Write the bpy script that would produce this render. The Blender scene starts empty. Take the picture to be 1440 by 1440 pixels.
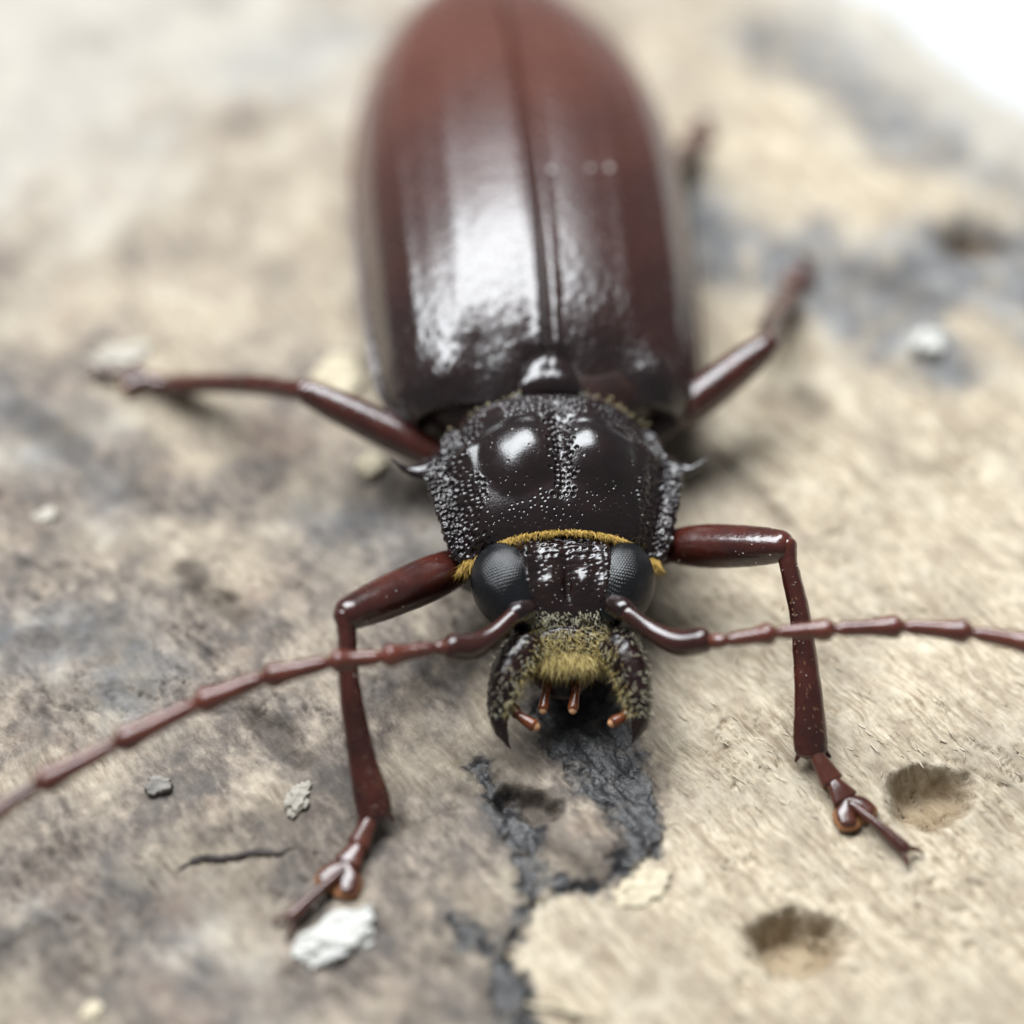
import bpy, math, random
import numpy as np

random.seed(7)
rng = np.random.default_rng(11)
MM = 0.001                      # everything below is written in millimetres
sc = bpy.context.scene
col = sc.collection

# ------------------------------------------------------------------ camera
FOV = 32.0
ELEV = math.radians(52)
FPX = 720 / math.tan(math.radians(FOV / 2))       # focal length in photo pixels (1440 wide)
YAW, ROLL = math.radians(4.5), math.radians(5.0)  # how the beetle sits
fwd = np.array([0, math.cos(ELEV), -math.sin(ELEV)])
rgt = np.array([1.0, 0, 0])
upv = np.array([0, math.sin(ELEV), math.cos(ELEV)])

def L(p):
    """beetle coordinates (x right, y to the tail, z up; mm) -> world mm"""
    p = np.asarray(p, float)
    x, y, z = p[..., 0], p[..., 1], p[..., 2] - 5
    c, s = math.cos(ROLL), math.sin(ROLL)
    x, z = x * c + z * s, -x * s + z * c
    c, s = math.cos(YAW), math.sin(YAW)
    return np.stack([x * c - y * s, x * s + y * c, z + 5], -1)

CAM = L((0, 0, 8.2)) - 100 * (fwd + (75 / FPX) * rgt - (18 / FPX) * upv)

def P(px, py, z=0.0):
    """photo pixel -> world point (mm) at height z"""
    d = fwd + (px - 720) / FPX * rgt - (py - 720) / FPX * upv
    t = (z - CAM[2]) / d[2]
    return CAM + t * d

def proj(p):
    q = np.asarray(p, float) - CAM
    dz = q @ fwd
    return np.stack([720 + FPX * (q @ rgt) / dz, 720 - FPX * (q @ upv) / dz], -1)

cam = bpy.data.cameras.new("camera")
cam_o = bpy.data.objects.new("camera", cam)
col.objects.link(cam_o)
cam_o.location = CAM * MM
cam_o.rotation_euler = (math.pi / 2 - ELEV, 0, 0)
cam.sensor_width = 36
cam.lens = 18 / math.tan(math.radians(FOV / 2))
cam.clip_start, cam.clip_end = 0.002, 10
cam.dof.use_dof = True
cam.dof.focus_distance = 0.1005
cam.dof.aperture_fstop = 8.5
sc.camera = cam_o

# ------------------------------------------------------------------ light
world = bpy.data.worlds.new("World")
sc.world = world
world.use_nodes = True
bg = world.node_tree.nodes["Background"]
bg.inputs[0].default_value = (0.93, 0.97, 1.0, 1)
bg.inputs[1].default_value = 0.15

def area(name, loc, target, sx, sy, power, colour):
    l = bpy.data.lights.new(name, 'AREA')
    l.shape = 'RECTANGLE'
    l.size, l.size_y = sx * MM, sy * MM
    l.energy, l.color = power, colour
    o = bpy.data.objects.new(name, l)
    col.objects.link(o)
    from mathutils import Vector
    o.location = Vector(loc) * MM
    o.rotation_euler = (Vector(target) - Vector(loc)).to_track_quat('-Z', 'Y').to_euler()
    return o

area("window_light", (-135, 285, 570), (0, 5, 5), 700, 330, 9.8, (0.93, 0.97, 1.0))

sc.view_settings.view_transform = 'Standard'
sc.view_settings.look = 'None'
sc.view_settings.exposure = 0.34
sc.view_settings.gamma = 1.0

# ------------------------------------------------------------------ noise
def _hash(ix, iy, seed):
    h = (ix.astype(np.int64) * 374761393 + iy.astype(np.int64) * 668265263 + seed * 974634777) & 0xFFFFFFFF
    h = ((h ^ (h >> 13)) * 1274126177) & 0xFFFFFFFF
    return (h ^ (h >> 16)) & 0xFFFF

def noise(x, y, seed=0):
    x, y = np.broadcast_arrays(np.asarray(x, float), np.asarray(y, float))
    ix, iy = np.floor(x), np.floor(y)
    fx, fy = x - ix, y - iy
    u, v = fx ** 3 * (fx * (fx * 6 - 15) + 10), fy ** 3 * (fy * (fy * 6 - 15) + 10)
    def g(dx, dy):
        a = _hash(ix + dx, iy + dy, seed) * (2 * math.pi / 65536)
        return np.cos(a) * (fx - dx) + np.sin(a) * (fy - dy)
    a = g(0, 0) * (1 - u) + g(1, 0) * u
    b = g(0, 1) * (1 - u) + g(1, 1) * u
    return (a * (1 - v) + b * v) * 1.5

def fbm(x, y, octs=4, seed=0, gain=0.5):
    s, a = 0, 1
    for k in range(octs):
        s = s + a * noise(x * 2 ** k, y * 2 ** k, seed + k * 17)
        a *= gain
    return s

def smooth(a, b, x):
    t = np.clip((np.asarray(x, float) - a) / (b - a), 0, 1)
    return t * t * (3 - 2 * t)

# ------------------------------------------------------------------ mesh helpers
def make(name, V, F, mat, parent=None, loc=None, smoothed=True, attrs=None):
    V = np.asarray(V, float)
    if loc is not None:
        V = V - np.asarray(loc, float)
    me = bpy.data.meshes.new(name)
    if isinstance(F, np.ndarray):
        n, k = F.shape
        me.vertices.add(len(V)); me.vertices.foreach_set("co", (V * MM).astype(np.float32).ravel())
        me.loops.add(n * k); me.loops.foreach_set("vertex_index", F.astype(np.int32).ravel())
        me.polygons.add(n)
        me.polygons.foreach_set("loop_start", np.arange(0, n * k, k, dtype=np.int32))
        me.update(calc_edges=True)
    else:
        me.from_pydata((V * MM).tolist(), [], F)
    me.polygons.foreach_set("use_smooth", np.full(len(me.polygons), smoothed))
    for an, av in (attrs or {}).items():
        at = me.attributes.new(an, 'FLOAT', 'POINT')
        at.data.foreach_set("value", np.asarray(av, np.float32).ravel())
    me.update()
    me.materials.append(mat)
    o = bpy.data.objects.new(name, me)
    col.objects.link(o)
    if loc is not None:
        o.location = np.asarray(loc, float) * MM
    if parent is not None:
        o.parent = parent
    return o

def grid_faces(nu, nv, wrap=False):
    i = np.arange(nu if wrap else nu - 1)[:, None]
    j = np.arange(nv - 1)[None, :]
    i2 = (i + 1) % nu
    a, b, c, d = i * nv + j, i2 * nv + j, i2 * nv + j + 1, i * nv + j + 1
    return np.stack([np.broadcast_to(q, (i.shape[0], nv - 1)) for q in (a, b, c, d)], -1).reshape(-1, 4)

def grid_normals(G):
    du = np.gradient(G, axis=0); dv = np.gradient(G, axis=1)
    n = np.cross(du, dv)
    n /= np.linalg.norm(n, axis=-1, keepdims=True) + 1e-12
    return n

def catmull(pts, m):
    pts = np.asarray(pts, float)
    if pts.ndim == 1:
        pts = pts[:, None]
    n = len(pts)
    Q = np.vstack([2 * pts[0] - pts[1], pts, 2 * pts[-1] - pts[-2]])
    t = np.linspace(0, n - 1 - 1e-9, m)
    i = np.floor(t).astype(int); f = (t - i)[:, None]
    p0, p1, p2, p3 = Q[i], Q[i + 1], Q[i + 2], Q[i + 3]
    return 0.5 * (2 * p1 + (p2 - p0) * f + (2 * p0 - 5 * p1 + 4 * p2 - p3) * f ** 2 + (3 * p1 - p0 - 3 * p2 + p3) * f ** 3)

def loft(path, rad, m=24, seg=20, up=(0, 0, 1), cap=(0.7, 0.7), power=1.0, wob=0.0):
    """tube along a path, rad = list of r or (r_side, r_up); rounded ends -> verts, quads"""
    C = catmull(path, m)
    R = np.asarray([(r, r) if np.isscalar(r) else r for r in rad], float)
    R = np.maximum(catmull(R, m), 0.004)
    T = np.gradient(C, axis=0); T /= np.linalg.norm(T, axis=1, keepdims=True)
    S = np.cross(T, np.asarray(up, float)); S /= np.linalg.norm(S, axis=1, keepdims=True)
    N = np.cross(S, T)
    rings = []
    for k in range(4, 0, -1):
        a = k / 4 * math.pi / 2 * 0.98
        rings.append((C[0] - T[0] * R[0].mean() * cap[0] * math.sin(a), R[0] * math.cos(a), S[0], N[0]))
    for i in range(m):
        rings.append((C[i], R[i], S[i], N[i]))
    for k in range(1, 5):
        a = k / 4 * math.pi / 2 * 0.98
        rings.append((C[-1] + T[-1] * R[-1].mean() * cap[1] * math.sin(a), R[-1] * math.cos(a), S[-1], N[-1]))
    th = np.linspace(0, 2 * math.pi, seg, endpoint=False)
    cs = np.sign(np.cos(th)) * np.abs(np.cos(th)) ** power
    sn = np.sign(np.sin(th)) * np.abs(np.sin(th)) ** power
    G = np.zeros((seg, len(rings), 3))
    for j, (c, r, s, n) in enumerate(rings):
        G[:, j] = c + cs[:, None] * r[0] * s + sn[:, None] * r[1] * n
    if wob:
        G += grid_normals(G) * (fbm(G[..., 0] * 3 + G[..., 2] * 2, G[..., 1] * 3, 3, 5) * wob)[..., None]
    return G.reshape(-1, 3), grid_faces(seg, len(rings), True)[:, ::-1]

def join(parts):
    V, F, o = [], [], 0
    for v, f in parts:
        V.append(v); F.append(np.asarray(f) + o); o += len(v)
    return np.vstack(V), np.vstack(F)

def spikes(base, d, length, width, bend=0.3):
    """many fine tapering bristles (three-sided, bent) as one vert/face set"""
    base, d = np.asarray(base, float), np.asarray(d, float)
    n = len(base)
    d = d / (np.linalg.norm(d, axis=1, keepdims=True) + 1e-9)
    length = np.broadcast_to(length, (n,))[:, None]
    width = np.broadcast_to(width, (n,))[:, None]
    ref = np.where(np.abs(d[:, 2:3]) > 0.9, [[1.0, 0, 0]], [[0, 0, 1.0]])
    s = np.cross(d, ref); s /= np.linalg.norm(s, axis=1, keepdims=True) + 1e-9
    t = np.cross(s, d)
    bv = (rng.normal(size=(n, 1)) * s + rng.normal(size=(n, 1)) * t) * length * bend * 0.5
    V = np.zeros((n, 7, 3))
    for k in range(3):
        a = k * 2 * math.pi / 3
        o = (math.cos(a) * s + math.sin(a) * t) * width
        V[:, k] = base + o
        V[:, 3 + k] = base + d * length * 0.55 + bv * 0.35 + o * 0.8
    V[:, 6] = base + d * length + bv
    f = []
    for k in range(3):
        k2 = (k + 1) % 3
        f += [(k, k2, 3 + k2), (k, 3 + k2, 3 + k), (3 + k, 3 + k2, 6)]
    F = (np.arange(n)[:, None, None] * 7 + np.array(f)[None]).reshape(-1, 3)
    return V.reshape(-1, 3), F

def specks(base, size):
    """tiny irregular grains as one vert/face set"""
    n = len(base)
    oct_v = np.array([(1, 0, 0), (-1, 0, 0), (0, 1, 0), (0, -1, 0), (0, 0, 1), (0, 0, -1)], float)
    oct_f = np.array([(0, 2, 4), (2, 1, 4), (1, 3, 4), (3, 0, 4), (2, 0, 5), (1, 2, 5), (3, 1, 5), (0, 3, 5)])
    V = oct_v[None] * np.broadcast_to(size, (n,))[:, None, None] * rng.uniform(0.5, 1.3, (n, 6, 1))
    V = V + rng.normal(size=(n, 6, 3)) * 0.2 * np.broadcast_to(size, (n,))[:, None, None] + np.asarray(base)[:, None]
    F = (np.arange(n)[:, None, None] * 6 + oct_f[None]).reshape(-1, 3)
    return V.reshape(-1, 3), F

# ------------------------------------------------------------------ materials
class NT:
    def __init__(s, name):
        s.m = bpy.data.materials.new(name); s.m.use_nodes = True
        s.t = s.m.node_tree; s.n = s.t.nodes; s.b = s.n["Principled BSDF"]
    def add(s, typ, **kw):
        n = s.n.new(typ)
        for k, v in kw.items(): setattr(n, k, v)
        return n
    def link(s, a, b): s.t.links.new(a, b)
    def coords(s, scale=(1, 1, 1), rot=(0, 0, 0)):
        tc = s.add("ShaderNodeTexCoord"); mp = s.add("ShaderNodeMapping")
        mp.inputs["Scale"].default_value = [1000 * q for q in scale]
        mp.inputs["Rotation"].default_value = rot
        s.link(tc.outputs["Object"], mp.inputs["Vector"])
        return mp.outputs[0]
    def noise(s, vec, scale, detail=4, rough=0.55, dist=0.0):
        n = s.add("ShaderNodeTexNoise")
        n.inputs["Scale"].default_value = scale; n.inputs["Detail"].default_value = detail
        n.inputs["Roughness"].default_value = rough; n.inputs["Distortion"].default_value = dist
        s.link(vec, n.inputs["Vector"]); return n.outputs["Fac"]
    def ramp(s, fac, stops):
        r = s.add("ShaderNodeValToRGB")
        while len(r.color_ramp.elements) < len(stops): r.color_ramp.elements.new(0.5)
        for e, (p, c) in zip(r.color_ramp.elements, stops):
            e.position = p; e.color = (*c, 1) if not np.isscalar(c) else (c, c, c, 1)
        s.link(fac, r.inputs[0]); return r.outputs[0]
    def mix(s, fac, a, b, mode='MIX'):
        n = s.add("ShaderNodeMix", data_type='RGBA', blend_type=mode)
        for q, i in ((fac, 0), (a, 6), (b, 7)):
            if hasattr(q, 'links'): s.link(q, n.inputs[i])
            else: n.inputs[i].default_value = q if i == 0 else (*q, 1)
        return n.outputs[2]
    def attr(s, name):
        n = s.add("ShaderNodeAttribute"); n.attribute_name = name; return n.outputs["Fac"]
    def bump(s, h, dist, strength=1.0, prev=None):
        b = s.add("ShaderNodeBump"); b.inputs["Distance"].default_value = dist * MM
        b.inputs["Strength"].default_value = strength
        s.link(h, b.inputs["Height"])
        if prev is not None: s.link(prev, b.inputs["Normal"])
        return b.outputs[0]
    def out(s, base=None, rough=None, normal=None, **kw):
        for v, k in ((base, "Base Color"), (rough, "Roughness")):
            if v is None: continue
            if hasattr(v, 'links'): s.link(v, s.b.inputs[k])
            else: s.b.inputs[k].default_value = v if np.isscalar(v) else (*v, 1)
        if normal is not None: s.link(normal, s.b.inputs["Normal"])
        for k, v in kw.items(): s.b.inputs[k.replace('_', ' ')].default_value = v
        return s.m

def chitin(name, dark, light, rough, nscale=0.6, bumpd=0.012, bscale=9.0, spec=0.5, coat=0.0):
    t = NT(name); c = t.coords()
    n = t.noise(c, nscale, 5)
    base = t.ramp(n, [(0.3, dark), (0.75, light)])
    r = t.ramp(t.noise(c, nscale * 5, 4), [(0.3, rough * 0.8), (0.75, min(rough * 1.35, 1))])
    b = t.bump(t.noise(c, bscale, 3), bumpd)
    m = t.out(base, r, b)
    t.b.inputs["Specular IOR Level"].default_value = spec
    t.b.inputs["Coat Weight"].default_value = coat
    t.b.inputs["Coat Roughness"].default_value = 0.10
    return m

M = {}
M['pronotum'] = chitin('black_chitin', (0.007, 0.004, 0.004), (0.015, 0.007, 0.007), 0.19, coat=0.35)
M['head'] = chitin('head_chitin', (0.006, 0.003, 0.003), (0.018, 0.006, 0.005), 0.2, coat=0.4)
M['under'] = chitin('underside_chitin', (0.010, 0.004, 0.003), (0.03, 0.010, 0.007), 0.4)
M['mandible'] = chitin('mandible_chitin', (0.006, 0.003, 0.003), (0.020, 0.007, 0.006), 0.25)
M['leg'] = chitin('leg_chitin', (0.022, 0.006, 0.005), (0.072, 0.015, 0.009), 0.22, 0.45, 0.022, 6.0, coat=0.5)
M['antenna'] = chitin('antenna_chitin', (0.060, 0.015, 0.010), (0.13, 0.032, 0.018), 0.22, 0.5, 0.022, 9, coat=0.6)
M['scape'] = chitin('scape_chitin', (0.020, 0.006, 0.005), (0.050, 0.013, 0.009), 0.18, 0.4, coat=0.4)
M['tarsus'] = chitin('tarsus_chitin', (0.045, 0.013, 0.009), (0.10, 0.03, 0.018), 0.22, 0.7, coat=0.4)
M['pad'] = chitin('tarsal_pad', (0.16, 0.06, 0.018), (0.30, 0.125, 0.04), 0.6, 1.2, 0.06, 12)
M['palp'] = chitin('palp_chitin', (0.06, 0.015, 0.006), (0.20, 0.055, 0.018), 0.2, 1.5)
M['palp_tip'] = chitin('palp_tip', (0.42, 0.2, 0.09), (0.6, 0.36, 0.2), 0.35, 2)

def elytra_mat():
    t = NT('elytron_chitin'); c = t.coords()
    sep = t.add("ShaderNodeSeparateXYZ"); t.link(c, sep.inputs[0])
    mr = t.add("ShaderNodeMapRange"); mr.inputs[1].default_value = 10; mr.inputs[2].default_value = 40
    t.link(sep.outputs[1], mr.inputs[0])
    add = t.add("ShaderNodeMath", operation='ADD'); t.link(mr.outputs[0], add.inputs[0])
    nz = t.add("ShaderNodeMath", operation='MULTIPLY_ADD'); t.link(t.noise(c, 0.22, 4), nz.inputs[0])
    nz.inputs[1].default_value = 0.5; nz.inputs[2].default_value = -0.25
    t.link(nz.outputs[0], add.inputs[1])
    base = t.ramp(add.outputs[0], [(0.0, (0.010, 0.005, 0.005)), (0.25, (0.026, 0.008, 0.006)),
                                   (0.6, (0.048, 0.013, 0.009)), (1.0, (0.095, 0.030, 0.019))])
    b = t.bump(t.noise(c, 3.2, 5, 0.6), 0.030)
    b = t.bump(t.noise(c, 14.0, 2), 0.008, 1, b)
    r = t.ramp(t.noise(c, 1.2, 4), [(0.3, 0.22), (0.75, 0.32)])
    t.b.inputs['Coat Weight'].default_value = 0.55; t.b.inputs['Coat Roughness'].default_value = 0.22
    return t.out(base, r, b)
M['elytron'] = elytra_mat()

def eye_mat():
    t = NT('compound_eye'); c = t.coords()
    return t.out(t.ramp(t.noise(c, 0.8), [(0.3, (0.004, 0.0045, 0.005)), (0.7, (0.008, 0.0085, 0.010))]), 0.09, Specular_IOR_Level=0.45)
M['eye'] = eye_mat()

def hair_mat(name, a, b):
    t = NT(name); c = t.coords()
    return t.out(t.ramp(t.noise(c, 3.0, 2), [(0.3, a), (0.7, b)]), 0.4)
M['gold'] = hair_mat('golden_hair', (0.34, 0.20, 0.03), (0.70, 0.47, 0.12))
M['setae'] = hair_mat('pale_setae', (0.42, 0.38, 0.22), (0.78, 0.74, 0.58))
M['setae_gold'] = hair_mat('yellow_setae', (0.36, 0.26, 0.07), (0.72, 0.58, 0.25))
M['leg_hair'] = hair_mat('leg_bristle', (0.16, 0.07, 0.03), (0.36, 0.2, 0.09))
M['dust'] = hair_mat('dust_grain', (0.6, 0.58, 0.52), (0.85, 0.84, 0.8))
M['debris'] = hair_mat('debris_grain', (0.25, 0.2, 0.08), (0.55, 0.48, 0.28))

GRAIN = math.radians(-52)       # direction of the wood fibres on the log
def wood_mat():
    t = NT('weathered_wood')
    iso = t.coords()
    tc = t.add("ShaderNodeTexCoord")
    rot = t.add("ShaderNodeMapping"); rot.vector_type = 'POINT'
    rot.inputs["Rotation"].default_value = (0, 0, -GRAIN); rot.inputs["Scale"].default_value = (1000,) * 3
    t.link(tc.outputs["Object"], rot.inputs["Vector"])
    wob = t.add("ShaderNodeTexNoise"); wob.inputs["Scale"].default_value = 0.30; wob.inputs["Detail"].default_value = 2
    t.link(rot.outputs[0], wob.inputs["Vector"])
    wv = t.add("ShaderNodeVectorMath", operation='MULTIPLY_ADD')
    t.link(wob.outputs["Color"], wv.inputs[0]); wv.inputs[1].default_value = (1.0, 1.0, 0)
    t.link(rot.outputs[0], wv.inputs[2])
    def stretch(sx, sy):
        m = t.add("ShaderNodeMapping"); m.inputs["Scale"].default_value = (sx, sy, 1)
        t.link(wv.outputs[0], m.inputs["Vector"]); return m.outputs[0]
    fine = t.noise(stretch(0.9, 4.2), 1.0, 6, 0.68)
    mid = t.noise(stretch(0.22, 0.8), 1.0, 5, 0.6)
    blot = t.noise(iso, 0.30, 5, 0.62)
    blot2 = t.noise(iso, 0.13, 4, 0.6)
    pale = t.ramp(fine, [(0.30, (0.19, 0.138, 0.085)), (0.45, (0.41, 0.335, 0.237)), (0.64, (0.60, 0.525, 0.405))])
    pale = t.mix(t.ramp(mid, [(0.36, 0.75), (0.56, 0.0)]), pale, (0.29, 0.23, 0.165))
    pale = t.mix(t.ramp(t.noise(stretch(0.10, 1.7), 1.0, 4, 0.6), [(0.33, 0.7), (0.45, 0.0)]), pale, (0.22, 0.165, 0.11))
    pale = t.mix(t.ramp(blot2, [(0.36, 0.55), (0.52, 0.0)]), pale, (0.27, 0.225, 0.175))
    pale = t.mix(t.ramp(blot, [(0.50, 0.0), (0.70, 0.65)]), pale, (0.60, 0.53, 0.41))
    iso3 = t.noise(stretch(0.8, 1.5), 1.0, 6, 0.64)
    brown = t.ramp(iso3, [(0.30, (0.065, 0.050, 0.041)), (0.46, (0.145, 0.118, 0.096)), (0.66, (0.30, 0.25, 0.20))])
    brown = t.mix(t.ramp(blot, [(0.36, 0.75), (0.55, 0.0)]), brown, (0.082, 0.072, 0.067))
    brown = t.mix(t.ramp(blot, [(0.55, 0.0), (0.72, 0.65)]), brown, (0.37, 0.31, 0.235))
    brown = t.mix(t.ramp(blot2, [(0.56, 0.0), (0.70, 0.45)]), brown, (0.33, 0.235, 0.175))
    grey = t.ramp(blot, [(0.34, (0.075, 0.074, 0.075)), (0.5, (0.145, 0.143, 0.143)), (0.68, (0.29, 0.28, 0.265))])
    c = t.mix(t.attr('brown'), pale, brown)
    c = t.mix(t.attr('grey'), c, grey)
    c = t.mix(t.attr('stain_shade'), c, (0.050, 0.038, 0.030))
    c = t.mix(t.attr('washout'), c, (0.41, 0.395, 0.365))
    hm = t.add('ShaderNodeMath', operation='MULTIPLY'); t.link(t.attr('hole'), hm.inputs[0]); hm.inputs[1].default_value = 0.7
    c = t.mix(hm.outputs[0], c, (0.23, 0.16, 0.085))
    dark = t.ramp(t.noise(iso, 0.9, 6, 0.6), [(0.3, (0.010, 0.0098, 0.0098)), (0.56, (0.028, 0.027, 0.028)), (0.80, (0.10, 0.088, 0.078))])
    cr = t.attr('crust')
    c = t.mix(cr, c, dark)
    wet = t.ramp(t.noise(iso, 2.4, 4), [(0.35, 0.22), (0.65, 0.5)])
    rough = t.mix(cr, (0.78, 0.78, 0.78), wet)
    iso2 = t.noise(iso, 1.5, 6, 0.62)
    hmix = t.mix(t.attr('brown'), fine, iso2)
    b = t.bump(hmix, 0.12, 0.9)
    b = t.bump(t.noise(stretch(2.6, 9.0), 1.0, 3), 0.03, 0.7, b)
    b = t.bump(t.noise(iso, 3.5, 5, 0.6), 0.06, 0.8, b)
    return t.out(c, rough, b, Specular_IOR_Level=0.35)
M['wood'] = wood_mat()
M['fibre'] = hair_mat('wood_fibre', (0.34, 0.275, 0.19), (0.66, 0.58, 0.45))

def chip_mat(name, a, b, rough=0.7):
    t = NT(name); c = t.coords((0.6, 2.4, 1.5))
    n = t.noise(c, 1.6, 5, 0.6)
    return t.out(t.ramp(n, [(0.3, a), (0.68, b)]), rough, t.bump(n, 0.2))
M['white_chip'] = chip_mat('white_flake', (0.38, 0.37, 0.34), (0.64, 0.63, 0.59))
M['dull_chip'] = chip_mat('dull_pale_chip', (0.30, 0.27, 0.22), (0.50, 0.46, 0.39))
M['pale_chip'] = chip_mat('pale_wood_chip', (0.40, 0.33, 0.22), (0.62, 0.55, 0.41))
M['grey_chip'] = chip_mat('grey_grit', (0.11, 0.1, 0.088), (0.26, 0.24, 0.21))
M['twig'] = chip_mat('dark_twig', (0.04, 0.03, 0.028), (0.11, 0.09, 0.08))
M['sheet'] = chip_mat('white_sheet', (0.47, 0.48, 0.48), (0.53, 0.54, 0.54), 0.6)

# ------------------------------------------------------------------ the log surface
def axis(lo, f0, f1, hi, df, dc):
    a = np.arange(f0, f1 + df / 2, df)
    left, right, x, d = [], [], f0, df
    while x > lo: d = min(d * 1.08, dc); x -= d; left.append(x)
    x, d = f1, df
    while x < hi: d = min(d * 1.08, dc); x += d; right.append(x)
    return np.concatenate([left[::-1], a, right])

def seg_dist(X, Y, pts):
    """distance to a polyline with a radius at each point, minus that radius"""
    best = np.full(X.shape, 1e9)
    for (ax, ay, ar), (bx, by, br) in zip(pts[:-1], pts[1:]):
        dx, dy = bx - ax, by - ay
        t = np.clip(((X - ax) * dx + (Y - ay) * dy) / (dx * dx + dy * dy + 1e-9), 0, 1)
        best = np.minimum(best, np.hypot(X - ax - t * dx, Y - ay - t * dy) - (ar + t * (br - ar)))
    return best

def G(px, py):
    return P(px, py, 0)[:2]

def stroke(*pts):
    out = []
    for px, py, r in pts:
        q = G(px, py); d = (np.array([*q, 0]) - CAM) @ fwd
        out.append((q[0], q[1], r / FPX * d))
    return out

CRUST_SHADE = [stroke((810, 1000, 66), (855, 1075, 64), (890, 1145, 44), (900, 1180, 28)),  # upper end of this stroke also paints the shadow under the jaws
         stroke((900, 1180, 20), (872, 1222, 18), (850, 1245, 12)),
         stroke((672, 1085, 14), (700, 1125, 24), (735, 1180, 30), (752, 1215, 20), (764, 1235, 10)),
         stroke((766, 1240, 15), (815, 1250, 19), (850, 1248, 12)),
         stroke((745, 1200, 22), (748, 1262, 16), (716, 1318, 12), (696, 1338, 24), (718, 1390, 30), (735, 1450, 34)),
         stroke((628, 1290, 16), (655, 1322, 25), (692, 1342, 22))]
BROWN_HOLE = stroke((720, 1122, 20), (762, 1138, 32), (772, 1150, 22))
HOLES = [(1314, 1118, 76, 46, 2.3, 0.3), (1126, 1328, 84, 50, 2.3, 0.2), (1372, 338, 36, 26, 3.0, 0.0)]
SLOTS_SHADOWS = [(0.9, stroke((258, 800, 10), (300, 838, 18), (335, 868, 12))), (0.9, stroke((335, 985, 10), (385, 1030, 20), (425, 1068, 14))),  # second stroke paints the left antenna's fuzzy shadow
         (0.7, stroke((1010, 640, 7), (1110, 735, 9))), (0.5, stroke((600, 1040, 8), (650, 1075, 12))),  # first stroke here paints a leg's cast shadow into the wood
         (0.5, stroke((55, 900, 20), (150, 925, 14))), (0.6, stroke((190, 690, 14), (235, 715, 10))),
         (0.7, stroke((1130, 560, 18), (1150, 580, 16))), (0.6, stroke((-10, 1345, 6), (60, 1300, 8))),
         (0.6, stroke((1300, 420, 20), (1210, 390, 26))), (0.5, stroke((30, 590, 26), (120, 640, 20))),
         (0.4, stroke((560, 1165, 14), (600, 1175, 14))), (0.5, stroke((150, 985, 24), (200, 980, 16))),
         (0.4, stroke((100, 1200, 22), (40, 1240, 26))), (1.2, stroke((1345, 335, 30), (1400, 338, 26)))]
GREY = [(0.95, stroke((950, 310, 60), (1080, 365, 75), (1220, 420, 90), (1330, 380, 90), (1460, 390, 110))),
        (0.8, stroke((1180, 440, 60), (1300, 500, 60))), (0.75, stroke((1090, 40, 60), (1290, 190, 70), (1420, 250, 60))),
        (0.6, stroke((-20, 560, 40), (110, 640, 50), (160, 700, 30))), (0.6, stroke((-20, 900, 60), (160, 900, 40), (200, 960, 40))),
        (0.3, stroke((-20, 1300, 60), (160, 1260, 50), (330, 1400, 60))), (0.5, stroke((380, 120, 50), (470, 40, 40))),
        (0.5, stroke((480, 740, 50), (600, 760, 50)))]
# the seam where the pale inner wood begins, as photo pixels from top to bottom
SEAM = [(1010, 700), (960, 900), (935, 1020), (932, 1170), (872, 1245), (845, 1262), (768, 1250), (745, 1285), (712, 1345), (742, 1405), (752, 1500)]

EDGE_A, EDGE_B = G(1165, -30), G(1500, 200)
EDGE_N = np.array([-(EDGE_B - EDGE_A)[1], (EDGE_B - EDGE_A)[0]]); EDGE_N /= np.linalg.norm(EDGE_N)

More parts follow.
